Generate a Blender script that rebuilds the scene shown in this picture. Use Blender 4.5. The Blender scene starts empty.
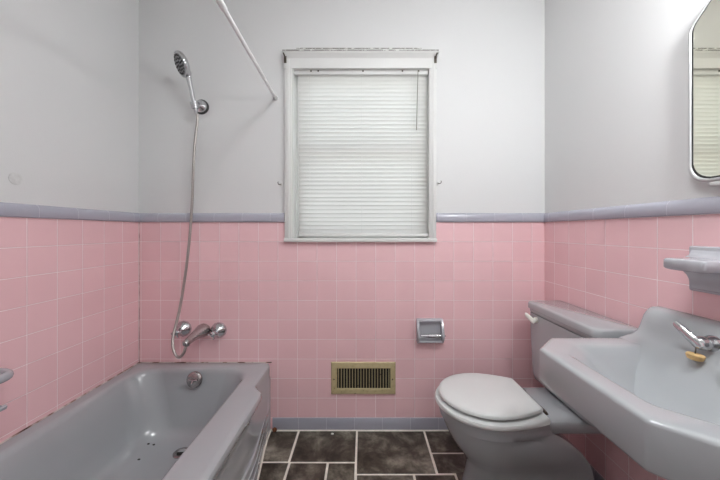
import bpy, bmesh, math, random
from mathutils import Vector, Matrix
random.seed(7)
scene = bpy.context.scene
COL = scene.collection
PI = math.pi

# ------------------------------------------------------------------ camera numbers (metres)
F = 295.0                      # focal length in pixels of a 720 px wide frame
CX, CY = 363.0, 231.0          # principal point
EYE = 1.109                    # camera height
BACK = 1.648                   # tiled face of the back wall
LEFT, RIGHT = -1.251, 1.014    # tiled faces of the side walls
FRONT = -0.62
CEIL = 2.45
PITCH = 0.1092                 # wall tile pitch


def at(px, py, y):
    return Vector(((px - CX) * y / F, y, EYE - (py - CY) * y / F))


# ------------------------------------------------------------------ materials
def new_mat(name):
    m = bpy.data.materials.new(name)
    m.use_nodes = True
    nt = m.node_tree
    b = nt.nodes['Principled BSDF']
    return m, nt, b


def srgb(r, g, b):
    def f(c):
        c /= 255.0
        return c / 12.92 if c <= 0.04045 else ((c + 0.055) / 1.055) ** 2.4
    return (f(r), f(g), f(b), 1.0)


def N(nt, typ, **kw):
    n = nt.nodes.new(typ)
    for k, v in kw.items():
        setattr(n, k, v)
    return n


def ramp(nt, stops):
    r = N(nt, 'ShaderNodeValToRGB')
    e = r.color_ramp.elements
    while len(e) < len(stops):
        e.new(0.5)
    for i, (p, c) in enumerate(stops):
        e[i].position = p
        e[i].color = c
    return r


def simple(name, col, rough=0.5, metal=0.0, coat=0.0, var=0.04, scale=6.0, bump=0.0, bscale=60.0, spec=0.5):
    """principled with a faint noise in the colour and an optional fine bump"""
    m, nt, b = new_mat(name)
    co = N(nt, 'ShaderNodeTexCoord')
    no = N(nt, 'ShaderNodeTexNoise')
    no.inputs['Scale'].default_value = scale
    no.inputs['Detail'].default_value = 4
    nt.links.new(co.outputs['Object'], no.inputs['Vector'])
    lo = tuple(c * (1 - var) for c in col[:3]) + (1,)
    hi = tuple(min(1, c * (1 + var)) for c in col[:3]) + (1,)
    r = ramp(nt, [(0.3, lo), (0.7, hi)])
    nt.links.new(no.outputs['Fac'], r.inputs['Fac'])
    nt.links.new(r.outputs['Color'], b.inputs['Base Color'])
    b.inputs['Roughness'].default_value = rough
    b.inputs['Metallic'].default_value = metal
    b.inputs['Coat Weight'].default_value = coat
    b.inputs['Coat Roughness'].default_value = 0.03
    b.inputs['Specular IOR Level'].default_value = spec
    if bump:
        n2 = N(nt, 'ShaderNodeTexNoise')
        n2.inputs['Scale'].default_value = bscale
        n2.inputs['Detail'].default_value = 3
        nt.links.new(co.outputs['Object'], n2.inputs['Vector'])
        bp = N(nt, 'ShaderNodeBump')
        bp.inputs['Strength'].default_value = bump
        bp.inputs['Distance'].default_value = 0.002
        nt.links.new(n2.outputs['Fac'], bp.inputs['Height'])
        nt.links.new(bp.outputs['Normal'], b.inputs['Normal'])
    return m


def tile_mat(name, axes, off, w, h, c1, c2, grout, mortar=0.0014, rough=0.16, bump=0.9):
    """square glazed tiles: axes says which object axes run along and up the wall"""
    m, nt, b = new_mat(name)
    co = N(nt, 'ShaderNodeTexCoord')
    sp = N(nt, 'ShaderNodeSeparateXYZ')
    nt.links.new(co.outputs['Object'], sp.inputs[0])
    cb = N(nt, 'ShaderNodeCombineXYZ')
    for k in range(2):
        ad = N(nt, 'ShaderNodeMath', operation='SUBTRACT')
        ad.inputs[1].default_value = off[k] - 50 * (w, h)[k]
        nt.links.new(sp.outputs[axes[k]], ad.inputs[0])
        nt.links.new(ad.outputs[0], cb.inputs[k])
    br = N(nt, 'ShaderNodeTexBrick')
    br.offset = 0.0
    br.squash = 1.0
    br.inputs['Scale'].default_value = 1.0
    br.inputs['Brick Width'].default_value = w
    br.inputs['Row Height'].default_value = h
    br.inputs['Mortar Size'].default_value = mortar
    br.inputs['Mortar Smooth'].default_value = 0.3
    br.inputs['Bias'].default_value = 0.0
    br.inputs['Color1'].default_value = c1
    br.inputs['Color2'].default_value = c2
    br.inputs['Mortar'].default_value = grout
    nt.links.new(cb.outputs[0], br.inputs['Vector'])
    no = N(nt, 'ShaderNodeTexNoise')
    no.inputs['Scale'].default_value = 3.0
    nt.links.new(co.outputs['Object'], no.inputs['Vector'])
    mx = N(nt, 'ShaderNodeMix', data_type='RGBA', blend_type='MULTIPLY')
    mx.inputs['Factor'].default_value = 0.5
    r = ramp(nt, [(0.3, (0.93, 0.92, 0.92, 1)), (0.7, (1, 1, 1, 1))])
    nt.links.new(no.outputs['Fac'], r.inputs['Fac'])
    nt.links.new(br.outputs['Color'], mx.inputs[6])
    nt.links.new(r.outputs['Color'], mx.inputs[7])
    nt.links.new(mx.outputs[2], b.inputs['Base Color'])
    inv = N(nt, 'ShaderNodeMath', operation='SUBTRACT')
    inv.inputs[0].default_value = 1.0
    nt.links.new(br.outputs['Fac'], inv.inputs[1])
    n2 = N(nt, 'ShaderNodeTexNoise')
    n2.inputs['Scale'].default_value = 14.0
    nt.links.new(co.outputs['Object'], n2.inputs['Vector'])
    ml = N(nt, 'ShaderNodeMath', operation='MULTIPLY_ADD')
    ml.inputs[1].default_value = 0.12
    nt.links.new(n2.outputs['Fac'], ml.inputs[0])
    nt.links.new(inv.outputs[0], ml.inputs[2])
    bp = N(nt, 'ShaderNodeBump')
    bp.inputs['Strength'].default_value = bump
    bp.inputs['Distance'].default_value = 0.0012
    nt.links.new(ml.outputs[0], bp.inputs['Height'])
    nt.links.new(bp.outputs['Normal'], b.inputs['Normal'])
    rr = N(nt, 'ShaderNodeMath', operation='MULTIPLY_ADD')
    rr.inputs[1].default_value = 0.5
    rr.inputs[2].default_value = rough
    nt.links.new(br.outputs['Fac'], rr.inputs[0])
    nt.links.new(rr.outputs[0], b.inputs['Roughness'])
    return m


PINK1, PINK2 = srgb(238, 197, 201), srgb(234, 192, 196)
GROUT_PINK = srgb(252, 236, 237)
MAUVE1, MAUVE2 = srgb(176, 176, 187), srgb(171, 171, 183)
GROUT_MAUVE = srgb(190, 189, 198)
ROW0 = 0.0666
M = {}
M['paint'] = simple('white_wall_paint', srgb(214, 214, 214), 0.6, var=0.012, scale=1.2, bump=0.15, bscale=180, spec=0.3)
M['ceiling'] = simple('ceiling_paint', srgb(228, 228, 226), 0.8, var=0.01)
M['tile_back'] = tile_mat('pink_tile_back', (0, 2), (-1.2397, ROW0), PITCH, PITCH, PINK1, PINK2, GROUT_PINK)
M['tile_left'] = tile_mat('pink_tile_left', (1, 2), (1.535, ROW0), PITCH, PITCH, PINK1, PINK2, GROUT_PINK)
M['tile_right'] = tile_mat('pink_tile_right', (1, 2), (1.344, ROW0), PITCH, PITCH, PINK1, PINK2, GROUT_PINK)
M['cap_x'] = tile_mat('mauve_trim_tile_x', (0, 2), (-0.359, -0.5), 0.156, 5.0, MAUVE1, MAUVE2, GROUT_MAUVE, rough=0.2)
M['cap_y'] = tile_mat('mauve_trim_tile_y', (1, 2), (1.60, -0.5), 0.156, 5.0, MAUVE1, MAUVE2, GROUT_MAUVE, rough=0.2)
M['porcelain'] = simple('grey_porcelain', srgb(164, 167, 170), 0.2, coat=0.6, var=0.025, scale=3)
M['dish'] = simple('mauve_grey_ceramic', srgb(172, 172, 178), 0.18, coat=0.3, var=0.02)
M['white_plastic'] = simple('white_plastic', srgb(212, 215, 214), 0.3, var=0.01)
M['chrome'] = simple('chrome', srgb(200, 200, 202), 0.13, metal=1.0, var=0.06, scale=30)
M['old_chrome'] = simple('dull_chrome', srgb(178, 174, 173), 0.22, metal=1.0, var=0.15, scale=40)
M['hose'] = simple('ribbed_metal_hose', srgb(172, 166, 162), 0.3, metal=1.0, var=0.1, scale=200, bump=0.4, bscale=500)
M['dark'] = simple('dark_rubber', srgb(45, 44, 44), 0.6)
M['dark_metal'] = simple('tarnished_metal', srgb(92, 86, 78), 0.45, metal=0.7, var=0.3, scale=60)
M['trim_white'] = simple('window_white_enamel', srgb(214, 214, 212), 0.4, var=0.02, scale=5)
M['rod'] = simple('rod_white', srgb(228, 228, 228), 0.3, var=0.02)
M['grout'] = simple('floor_grout', srgb(228, 222, 212), 0.85, var=0.12, scale=25)
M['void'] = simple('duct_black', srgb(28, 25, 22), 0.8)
M['tan'] = simple('tan_rubber', srgb(204, 170, 118), 0.7, var=0.25, scale=50)
M['rust'] = simple('rust', srgb(110, 62, 36), 0.9, var=0.4, scale=120)
M['chip'] = simple('white_chip', srgb(235, 235, 230), 0.7)
M['door'] = simple('door_paint', srgb(225, 225, 222), 0.45, var=0.01)
M['patch'] = simple('patch_plaster', srgb(206, 206, 205), 0.7, var=0.1, scale=70)


def chipped_mat():
    m, nt, b = new_mat('chipped_white_paint')
    co = N(nt, 'ShaderNodeTexCoord')
    mp = N(nt, 'ShaderNodeMapping')
    mp.inputs['Scale'].default_value = (30, 40, 70)
    nt.links.new(co.outputs['Object'], mp.inputs[0])
    no = N(nt, 'ShaderNodeTexNoise')
    no.inputs['Scale'].default_value = 1.0
    no.inputs['Detail'].default_value = 5
    no.inputs['Roughness'].default_value = 0.7
    nt.links.new(mp.outputs[0], no.inputs['Vector'])
    r = ramp(nt, [(0.42, srgb(212, 212, 206)), (0.50, srgb(90, 85, 76))])
    nt.links.new(no.outputs['Fac'], r.inputs['Fac'])
    nt.links.new(r.outputs['Color'], b.inputs['Base Color'])
    b.inputs['Roughness'].default_value = 0.5
    return m


def slate_mat():
    m, nt, b = new_mat('dark_slate')
    co = N(nt, 'ShaderNodeTexCoord')
    ge = N(nt, 'ShaderNodeNewGeometry')
    no = N(nt, 'ShaderNodeTexNoise')
    no.inputs['Scale'].default_value = 9.0
    no.inputs['Detail'].default_value = 9
    no.inputs['Roughness'].default_value = 0.68
    no.inputs['Distortion'].default_value = 0.35
    ad = N(nt, 'ShaderNodeVectorMath', operation='ADD')
    sc = N(nt, 'ShaderNodeVectorMath', operation='SCALE')
    cb = N(nt, 'ShaderNodeCombineXYZ')
    for k in range(3):
        nt.links.new(ge.outputs['Random Per Island'], cb.inputs[k])
    nt.links.new(cb.outputs[0], sc.inputs[0])
    sc.inputs['Scale'].default_value = 13.0
    nt.links.new(co.outputs['Object'], ad.inputs[0])
    nt.links.new(sc.outputs[0], ad.inputs[1])
    nt.links.new(ad.outputs[0], no.inputs['Vector'])
    r = ramp(nt, [(0.36, srgb(40, 34, 26)), (0.47, srgb(72, 66, 57)), (0.56, srgb(106, 101, 91)), (0.68, srgb(150, 146, 135))])
    nt.links.new(no.outputs['Fac'], r.inputs['Fac'])
    mx = N(nt, 'ShaderNodeMix', data_type='RGBA', blend_type='MULTIPLY')
    mx.inputs['Factor'].default_value = 1.0
    r2 = ramp(nt, [(0.0, (0.62, 0.58, 0.55, 1)), (1.0, (1.1, 1.08, 1.06, 1))])
    nt.links.new(ge.outputs['Random Per Island'], r2.inputs['Fac'])
    nt.links.new(r.outputs['Color'], mx.inputs[6])
    nt.links.new(r2.outputs['Color'], mx.inputs[7])
    nt.links.new(mx.outputs[2], b.inputs['Base Color'])
    b.inputs['Roughness'].default_value = 0.42
    bp = N(nt, 'ShaderNodeBump')
    bp.inputs['Strength'].default_value = 0.5
    bp.inputs['Distance'].default_value = 0.004
    nt.links.new(no.outputs['Fac'], bp.inputs['Height'])
    nt.links.new(bp.outputs['Normal'], b.inputs['Normal'])
    return m


def blind_mat():
    m, nt, b = new_mat('ivory_blind_slat')
    b.inputs['Base Color'].default_value = srgb(238, 237, 234)
    b.inputs['Roughness'].default_value = 0.45
    tr = N(nt, 'ShaderNodeBsdfTranslucent')
    tr.inputs['Color'].default_value = srgb(236, 238, 236)
    mx = N(nt, 'ShaderNodeMixShader')
    mx.inputs[0].default_value = 0.42
    out = nt.nodes['Material Output']
    nt.links.new(b.outputs[0], mx.inputs[1])
    nt.links.new(tr.outputs[0], mx.inputs[2])
    nt.links.new(mx.outputs[0], out.inputs['Surface'])
    return m


def glass_mat():
    m, nt, b = new_mat('window_glass')
    out = nt.nodes['Material Output']
    nt.nodes.remove(b)
    tr = N(nt, 'ShaderNodeBsdfTransparent')
    tr.inputs['Color'].default_value = (0.95, 0.95, 0.95, 1)
    gl = N(nt, 'ShaderNodeBsdfGlossy')
    gl.inputs['Roughness'].default_value = 0.02
    mx = N(nt, 'ShaderNodeMixShader')
    fr = N(nt, 'ShaderNodeFresnel')
    fr.inputs['IOR'].default_value = 1.45
    nt.links.new(fr.outputs[0], mx.inputs[0])
    nt.links.new(tr.outputs[0], mx.inputs[1])
    nt.links.new(gl.outputs[0], mx.inputs[2])
    nt.links.new(mx.outputs[0], out.inputs['Surface'])
    return m


def mirror_mat():
    m, nt, b = new_mat('mirror_silver')
    b.inputs['Base Color'].default_value = (0.84, 0.83, 0.72, 1)
    b.inputs['Metallic'].default_value = 1.0
    b.inputs['Roughness'].default_value = 0.015
    return m


def emit_mat(name, col, s):
    m, nt, b = new_mat(name)
    b.inputs['Base Color'].default_value = (0.9, 0.9, 0.9, 1)
    b.inputs['Emission Color'].default_value = col
    b.inputs['Emission Strength'].default_value = s
    return m


def caulk_mat():
    m, nt, b = new_mat('grimy_caulk')
    co = N(nt, 'ShaderNodeTexCoord')
    no = N(nt, 'ShaderNodeTexNoise')
    no.inputs['Scale'].default_value = 16.0
    no.inputs['Detail'].default_value = 6
    nt.links.new(co.outputs['Object'], no.inputs['Vector'])
    r = ramp(nt, [(0.36, srgb(78, 52, 42)), (0.46, srgb(140, 112, 100)), (0.56, srgb(205, 192, 186))])
    nt.links.new(no.outputs['Fac'], r.inputs['Fac'])
    nt.links.new(r.outputs['Color'], b.inputs['Base Color'])
    b.inputs['Roughness'].default_value = 0.8
    return m


def vent_mat():
    m, nt, b = new_mat('beige_enamel_rust_flecked')
    co = N(nt, 'ShaderNodeTexCoord')
    no = N(nt, 'ShaderNodeTexNoise')
    no.inputs['Scale'].default_value = 55.0
    no.inputs['Detail'].default_value = 5
    nt.links.new(co.outputs['Object'], no.inputs['Vector'])
    r = ramp(nt, [(0.27, srgb(80, 58, 34)), (0.33, srgb(178, 164, 126)), (0.7, srgb(190, 176, 138))])
    nt.links.new(no.outputs['Fac'], r.inputs['Fac'])
    nt.links.new(r.outputs['Color'], b.inputs['Base Color'])
    b.inputs['Roughness'].default_value = 0.4
    return m


M['chipped'] = chipped_mat()
M['slate'] = slate_mat()
M['blind'] = blind_mat()
M['glass'] = glass_mat()
M['mirror'] = mirror_mat()
M['caulk'] = caulk_mat()
M['vent'] = vent_mat()
M['lamp_fill'] = emit_mat('fill_light_glass', (0.96, 0.985, 1.0, 1), 25.0)  # glow of the added ceiling fill
M['lamp_vanity'] = emit_mat('lit_vanity_glass', (0.96, 0.985, 1.0, 1), 160.0)


# ------------------------------------------------------------------ mesh helpers
def finish(name, bm, mats, parent=None, smooth=True, angle=40):
    bmesh.ops.remove_doubles(bm, verts=bm.verts, dist=1e-6)
    bmesh.ops.recalc_face_normals(bm, faces=bm.faces)
    me = bpy.data.meshes.new(name)
    bm.to_mesh(me)
    bm.free()
    for m in (mats if isinstance(mats, (list, tuple)) else [mats]):
        me.materials.append(m)
    if smooth:
        for p in me.polygons:
            p.use_smooth = True
        me.set_sharp_from_angle(angle=math.radians(angle))
    o = bpy.data.objects.new(name, me)
    COL.objects.link(o)
    if parent:
        o.parent = parent
        o.matrix_parent_inverse = Matrix.Identity(4)
        if parent.type == 'EMPTY':
            me.transform(Matrix.Translation(-parent.matrix_basis.translation))
        else:
            # parent mesh objects sit at the origin of their own root
            pass
    return o


def thing(name, label, cat, loc, group=None):
    o = bpy.data.objects.new(name, None)
    o.empty_display_size = 0.05
    COL.objects.link(o)
    o.location = loc
    tag(o, label, cat, group)
    return o


def tag(o, label, cat, group=None):
    o['label'] = label
    o['category'] = cat
    if group:
        o['group'] = group
    return o


def struct(o):
    o['kind'] = 'structure'
    return o


def sub(name, bm, mats, root, part, **kw):
    """a sub-part: geometry is in world space, the part sits at its root's origin"""
    o = finish(name, bm, mats, None, **kw)
    o.data.transform(Matrix.Translation(-root.matrix_basis.translation))
    o.parent = part
    return o


def box(bm, x0, x1, y0, y1, z0, z1, bev=0.0, mat=0, seg=2):
    r = bmesh.ops.create_cube(bm, size=1.0)
    vs = r['verts']
    for v in vs:
        v.co = Vector((x0 + (v.co.x + .5) * (x1 - x0), y0 + (v.co.y + .5) * (y1 - y0), z0 + (v.co.z + .5) * (z1 - z0)))
    fs = set(f for v in vs for f in v.link_faces)
    for f in fs:
        f.material_index = mat
    if bev:
        es = set(e for v in vs for e in v.link_edges)
        r = bmesh.ops.bevel(bm, geom=list(es), offset=bev, segments=seg, profile=0.5, affect='EDGES')
        for f in r['faces']:
            f.material_index = mat
    return vs


def loft(bm, loops, cap0=True, cap1=True, mat=0, closed=True):
    rows = [[bm.verts.new(p) for p in lp] for lp in loops]
    n = len(rows[0])
    for a, b in zip(rows[:-1], rows[1:]):
        for i in range(n if closed else n - 1):
            j = (i + 1) % n
            try:
                f = bm.faces.new((a[i], a[j], b[j], b[i]))
                f.material_index = mat
            except ValueError:
                pass
    for flag, r in ((cap0, rows[0]), (cap1, rows[-1])):
        if flag:
            f = bm.faces.new(r)
            f.material_index = mat
    return rows


def frame_of(d):
    d = d.normalized()
    u = d.cross(Vector((0, 0, 1)))
    if u.length < 1e-3:
        u = d.cross(Vector((1, 0, 0)))
    u.normalize()
    return u, d.cross(u).normalized()


def tube(bm, pts, r, n=12, mat=0, cap=True):
    pts = [Vector(p) for p in pts]
    rs = r if isinstance(r, (list, tuple)) else [r] * len(pts)
    loops = []
    u = None
    for i, p in enumerate(pts):
        d = (pts[min(i + 1, len(pts) - 1)] - pts[max(i - 1, 0)]).normalized()
        if u is None:
            u, w = frame_of(d)
        else:
            u = (u - d * u.dot(d)).normalized()
            w = d.cross(u)
        loops.append([p + (u * math.cos(2 * PI * k / n) + w * math.sin(2 * PI * k / n)) * rs[i] for k in range(n)])
    loft(bm, loops, cap, cap, mat)


def lathe(bm, origin, axis, prof, n=28, mat=0):
    """prof: (distance along axis, radius)"""
    o = Vector(origin)
    a = Vector(axis).normalized()
    u, w = frame_of(a)
    loops = [[o + a * h + (u * math.cos(2 * PI * k / n) + w * math.sin(2 * PI * k / n)) * max(r, 1e-4) for k in range(n)] for h, r in prof]
    loft(bm, loops, True, True, mat)


def catmull(pts, seg=8):
    pts = [Vector(p) for p in pts]
    out = []
    for i in range(len(pts) - 1):
        p0, p1, p2, p3 = pts[max(i - 1, 0)], pts[i], pts[i + 1], pts[min(i + 2, len(pts) - 1)]
        for k in range(seg):
            t = k / seg
            out.append(0.5 * ((2 * p1) + (p2 - p0) * t + (2 * p0 - 5 * p1 + 4 * p2 - p3) * t * t + (3 * p1 - p0 - 3 * p2 + p3) * t ** 3))
    out.append(pts[-1])
    return out


def pround(corners, n=6, side=1):
    """closed 2D outline from (x, y, radius) corners, with a fixed number of points per corner and side"""
    m = len(corners)
    arcs = []
    for i in range(m):
        p = Vector(corners[i][:2])
        r = corners[i][2]
        a = (Vector(corners[i - 1][:2]) - p)
        b = (Vector(corners[(i + 1) % m][:2]) - p)
        la, lb = a.length, b.length
        a.normalize()
        b.normalize()
        ang = math.acos(max(-1, min(1, a.dot(b))))
        t = min(r / max(math.tan(ang / 2), 1e-4), la * .49, lb * .49)
        s, e = p + a * t, p + b * t
        arcs.append([(1 - q) ** 2 * s + 2 * q * (1 - q) * (p * .72 + (s + e) * .14) + q * q * e for q in [k / n for k in range(n + 1)]])
    out = []
    for i in range(m):
        out += arcs[i]
        s, e = arcs[i][-1], arcs[(i + 1) % m][0]
        for k in range(1, side):
            out.append(s.lerp(e, k / side))
    return out


def lift(poly, z):
    return [Vector((p.x, p.y, z)) for p in poly]


def sstep(a, b, x):
    t = max(0, min(1, (x - a) / (b - a)))
    return t * t * (3 - 2 * t)


# ------------------------------------------------------------------ SETTING
WX0, WX1, WZ0, WZ1 = -0.393, 0.371, 1.066, 2.012      # window opening
PY = BACK + 0.004                                     # painted plane
CAPB, CAPT = 1.1586, 1.209

bm = bmesh.new()
for x0, x1, z0, z1 in ((LEFT - .14, WX0, 0, CEIL), (WX1, RIGHT + .14, 0, CEIL), (WX0, WX1, 0, WZ0), (WX0, WX1, WZ1, CEIL)):
    box(bm, x0, x1, PY, PY + 0.14, z0, z1)
for x0, x1, z0, z1 in ((LEFT - .004, WX0 - .03, 0, CAPB), (WX1 + .03, RIGHT + .004, 0, CAPB), (WX0 - .03, WX1 + .03, 0, WZ0 - .012)):
    box(bm, x0, x1, BACK, PY + 0.002, z0, z1, mat=1)
struct(finish('wall_back', bm, [M['paint'], M['tile_back']], smooth=False))

bm = bmesh.new()
box(bm, LEFT - .124, LEFT - .004, FRONT - .12, PY, 0, CEIL)
box(bm, LEFT - .006, LEFT, FRONT, BACK, 0, CAPB, mat=1)
struct(finish('wall_left', bm, [M['paint'], M['tile_left']], smooth=False))

bm = bmesh.new()
box(bm, RIGHT + .004, RIGHT + .124, FRONT - .12, PY, 0, CEIL)
box(bm, RIGHT, RIGHT + .006, FRONT, BACK, 0, CAPB, mat=1)
struct(finish('wall_right', bm, [M['paint'], M['tile_right']], smooth=False))

DX0, DX1, DZ = -0.30, 0.46, 2.03
bm = bmesh.new()
for x0, x1, z0, z1 in ((LEFT - .004, DX0, 0, CEIL), (DX1, RIGHT + .004, 0, CEIL), (DX0, DX1, DZ, CEIL)):
    box(bm, x0, x1, FRONT - .12, FRONT, z0, z1)
struct(finish('wall_front', bm, M['paint'], smooth=False))

bm = bmesh.new()
box(bm, DX0 + .003, DX1 - .003, FRONT - .06, FRONT - .022, 0.008, DZ - .004)
door = struct(finish('door_1', bm, M['door'], smooth=False))
bm = bmesh.new()
for x0, x1, z0, z1 in ((DX0 - .07, DX0, 0, DZ + .07), (DX1, DX1 + .07, 0, DZ + .07), (DX0, DX1, DZ, DZ + .07)):
    box(bm, x0, x1, FRONT + .0005, FRONT + .016, z0, z1, .004)
finish('door_casing', bm, M['door'], door)
bm = bmesh.new()
for z0, z1 in ((.15, .85), (1.0, 1.9)):
    for x0, x1 in ((DX0 + .09, .05), (.11, DX1 - .09)):
        box(bm, x0, x1, FRONT - .024, FRONT - .012, z0, z1, .006)
finish('door_panel', bm, M['door'], door)
bm = bmesh.new()
lathe(bm, (DX0 + .06, FRONT - .024, .96), (0, 1, 0), [(0, .03), (.006, .03), (.008, .011), (.04, .011), (.045, .024), (.065, .026), (.075, .015), (.076, 0)])
finish('door_knob', bm, M['chrome'], door)

bm = bmesh.new()
box(bm, LEFT - .124, RIGHT + .124, FRONT - .12, PY + .14, CEIL, CEIL + .1)
struct(finish('ceiling', bm, M['ceiling'], smooth=False))

# floor: grout bed with slate slabs of mixed sizes
bm = bmesh.new()
box(bm, LEFT - .124, RIGHT + .124, FRONT - .12, PY + .14, -.08, 0.0, mat=1)
G = .011
XA, XB, XC, XD, XE = -.355, -.033, .338, .66, 1.02
rows = [
    (XA - .32, XA, 1.413, BACK), (XA, XB, 1.413, BACK), (XB, XC, 1.343, BACK), (XC, XD - .06, 1.472, BACK), (XD - .06, XE, 1.36, BACK),
    (XC, XD - .06, 1.343, 1.472),
    (XA - .32, XA + .005, 1.18, 1.413), (XA + .005, -.168, 1.18, 1.413), (-.168, XB, 1.18, 1.413),
    (XB, .231, 1.03, 1.343), (.231, .42, 1.19, 1.343), (.42, XE, 1.03, 1.343 + .017), (.231, .42, 1.03, 1.19),
    (XA - .32, XA, .87, 1.18), (XA, XB, .87, 1.18), (XB, .19, .72, 1.03), (.19, .50, .87, 1.03), (.5, XE, .72, 1.03), (.19, .5, .72, .87),
    (XA - .32, -.2, .55, .87), (-.2, XB, .55, .87), (XB, .3, .4, .72), (.3, .62, .4, .72), (.62, XE, .4, .72),
    (XA - .32, XB, .2, .55), (XB, .15, .1, .4), (.15, .47, .1, .4), (.47, XE, .1, .4),
    (LEFT + .02, XA - .2, -.2, .1), (XA - .2, XB, -.2, .2), (XB, .3, -.25, .1), (.3, .6, -.25, .1), (.6, XE, -.25, .1),
    (LEFT + .02, -.8, FRONT, -.2), (-.8, -.4, FRONT, -.2), (-.4, XB, FRONT, -.2), (XB, .45, FRONT, -.25), (.45, XE, FRONT, -.25),
]
for x0, x1, y0, y1 in rows:
    if y0 > .1 and x0 < -.45:
        x0 = -.53
    x1 = min(x1, RIGHT - .012)
    y1 = min(y1, BACK - .010)
    y0 = max(y0, FRONT + .01)
    j = [random.uniform(-.002, .002) for _ in range(4)]
    box(bm, x0 + G / 2 + j[0] * .5, x1 - G / 2 + j[1] * .5, y0 + G / 2 + j[2], y1 - G / 2 + j[3], -.004, .002, .0012, seg=1)
struct(finish('floor', bm, [M['slate'], M['grout']], smooth=False))

# rounded mauve cap course along the three walls, base course at the floor


def cap_profile():
    return [(0, CAPB), (-.006, CAPB + .0005), (-.009, CAPB + .004), (-.0095, CAPB + .026), (-.0085, CAPB + .036), (-.005, CAPB + .044), (.0025, CAPT), (.006, CAPT), (.006, CAPB)]


def cap_run(name, a, b, wall, mat):
    bm = bmesh.new()
    loops = []
    for t in (a, b):
        lp = []
        for d, z in cap_profile():
            if wall == 'back':
                lp.append(Vector((t, BACK + d - .001, z)))
            elif wall == 'left':
                lp.append(Vector((LEFT - d + .001, t, z)))
            else:
                lp.append(Vector((RIGHT + d - .001, t, z)))
        loops.append(lp)
    loft(bm, loops)
    return struct(finish(name, bm, mat, angle=50))


cap_run('trim_1', LEFT, WX0 - .0445, 'back', M['cap_x'])
cap_run('trim_2', WX1 + .0375, RIGHT, 'back', M['cap_x'])
cap_run('trim_3', FRONT, BACK, 'left', M['cap_y'])
cap_run('trim_4', FRONT, BACK, 'right', M['cap_y'])
bm = bmesh.new()
box(bm, -.505, RIGHT, BACK - .004, BACK + .002, 0.001, ROW0, .002)
struct(finish('baseboard_back', bm, M['cap_x']))
bm = bmesh.new()
box(bm, RIGHT - .004, RIGHT + .002, FRONT, BACK - .004, 0.001, ROW0, .002)
struct(finish('baseboard_right', bm, M['cap_y']))

# grimy caulk where the tub meets the tiles
bm = bmesh.new()
tube(bm, [(LEFT + .002, .1, .376), (LEFT + .002, BACK - .003, .376)], .0030, 6)
tube(bm, [(LEFT + .002, BACK - .002, .376), (-.51, BACK - .002, .376)], .0026, 6)
tube(bm, [(LEFT + .001, BACK - .001, .376), (LEFT + .001, BACK - .001, CAPB)], .0012, 6)
struct(finish('trim_5', bm, M['caulk']))

bm = bmesh.new()
tube(bm, [(-.512 + .050 * (1 - sstep(1.20, 1.63, y)) + .002, y, .003) for y in [.12 + (BACK - .125) * k / 60 for k in range(61)]], .0045, 8)
struct(finish('trim_6', bm, M['grout']))

# ------------------------------------------------------------------ WINDOW
YF = BACK - .018            # front of the casing
bm = bmesh.new()
CL, CR = -.434, .4055
box(bm, CL, WX0 - .002, YF, PY + .002, WZ0 - .01, 2.075, .003)
box(bm, CL + .012, CL + .03, YF - .003, YF + .004, WZ0, 2.06, .002)
box(bm, WX1 + .002, CR, YF, PY + .002, WZ0 - .01, 2.075, .003)
box(bm, WX1 + .012, WX1 + .026, YF - .003, YF + .004, WZ0, 2.06, .002)
# jambs lining the opening
box(bm, WX0 - .002, WX0 + .006, YF + .004, PY + .13, WZ0, WZ1)
box(bm, WX1 - .004, WX1 + .002, YF + .004, PY + .13, WZ0, WZ1)
box(bm, WX0, WX1, YF + .004, PY + .13, WZ1 - .002, WZ1 + .004)
# inner stops
box(bm, WX0 + .005, WX0 + .02, PY + .045, PY + .06, WZ0, WZ1)
box(bm, WX1 - .02, WX1 - .003, PY + .045, PY + .06, WZ0, WZ1)
win = struct(finish('window_1', bm, M['trim_white']))
bm = bmesh.new()
# head: flat board below a coved crown, thin cap strip on top
prof = [(PY, 2.008), (YF - .002, 2.008), (YF - .002, 2.062), (YF - .006, 2.070), (YF - .016, 2.080), (YF - .018, 2.083), (YF - .018, 2.086), (PY, 2.086)]
loft(bm, [[Vector((x, y, z)) for y, z in prof] for x in (CL - .002, CR + .002)])
finish('window_head', bm, M['trim_white'], win, angle=25)
bm = bmesh.new()
box(bm, CL - .010, CR + .012, YF - .022, PY, 2.0865, 2.0965, .003)
box(bm, -.37, .325, YF - .006, PY, 2.099, 2.116, .003)
finish('head_crown', bm, M['trim_white'], win)
bm = bmesh.new()
box(bm, CL - .006, CR + .008, YF - .0232, YF - .01, 2.0925, 2.0975, .0012)
box(bm, -.368, .323, YF - .0068, YF, 2.1125, 2.1172, .001)
finish('chipped_edge', bm, M['chipped'], win)
bm = bmesh.new()
box(bm, CL - .003, CR + .003, YF - .006, PY + .13, WZ0 - .018, WZ0 + .004, .004)
finish('window_sill', bm, M['trim_white'], win)
# two sashes
for nm, z0, z1, yy in (('upper_sash', 1.545, WZ1 - .012, PY + .085), ('lower_sash', WZ0 + .004, 1.585, PY + .062)):
    bm = bmesh.new()
    a, b = WX0 + .013, WX1 - .013
    for x0, x1, q0, q1 in ((a, a + .042, z0, z1), (b - .042, b, z0, z1), (a, b, z0, z0 + .045), (a, b, z1 - .04, z1)):
        box(bm, x0, x1, yy, yy + .02, q0, q1, .003)
    s = finish(nm, bm, M['trim_white'], win)
    bm = bmesh.new()
    box(bm, a + .04, b - .04, yy + .008, yy + .012, z0 + .04, z1 - .035)
    finish('glass', bm, M['glass'], s, smooth=False)

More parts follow.
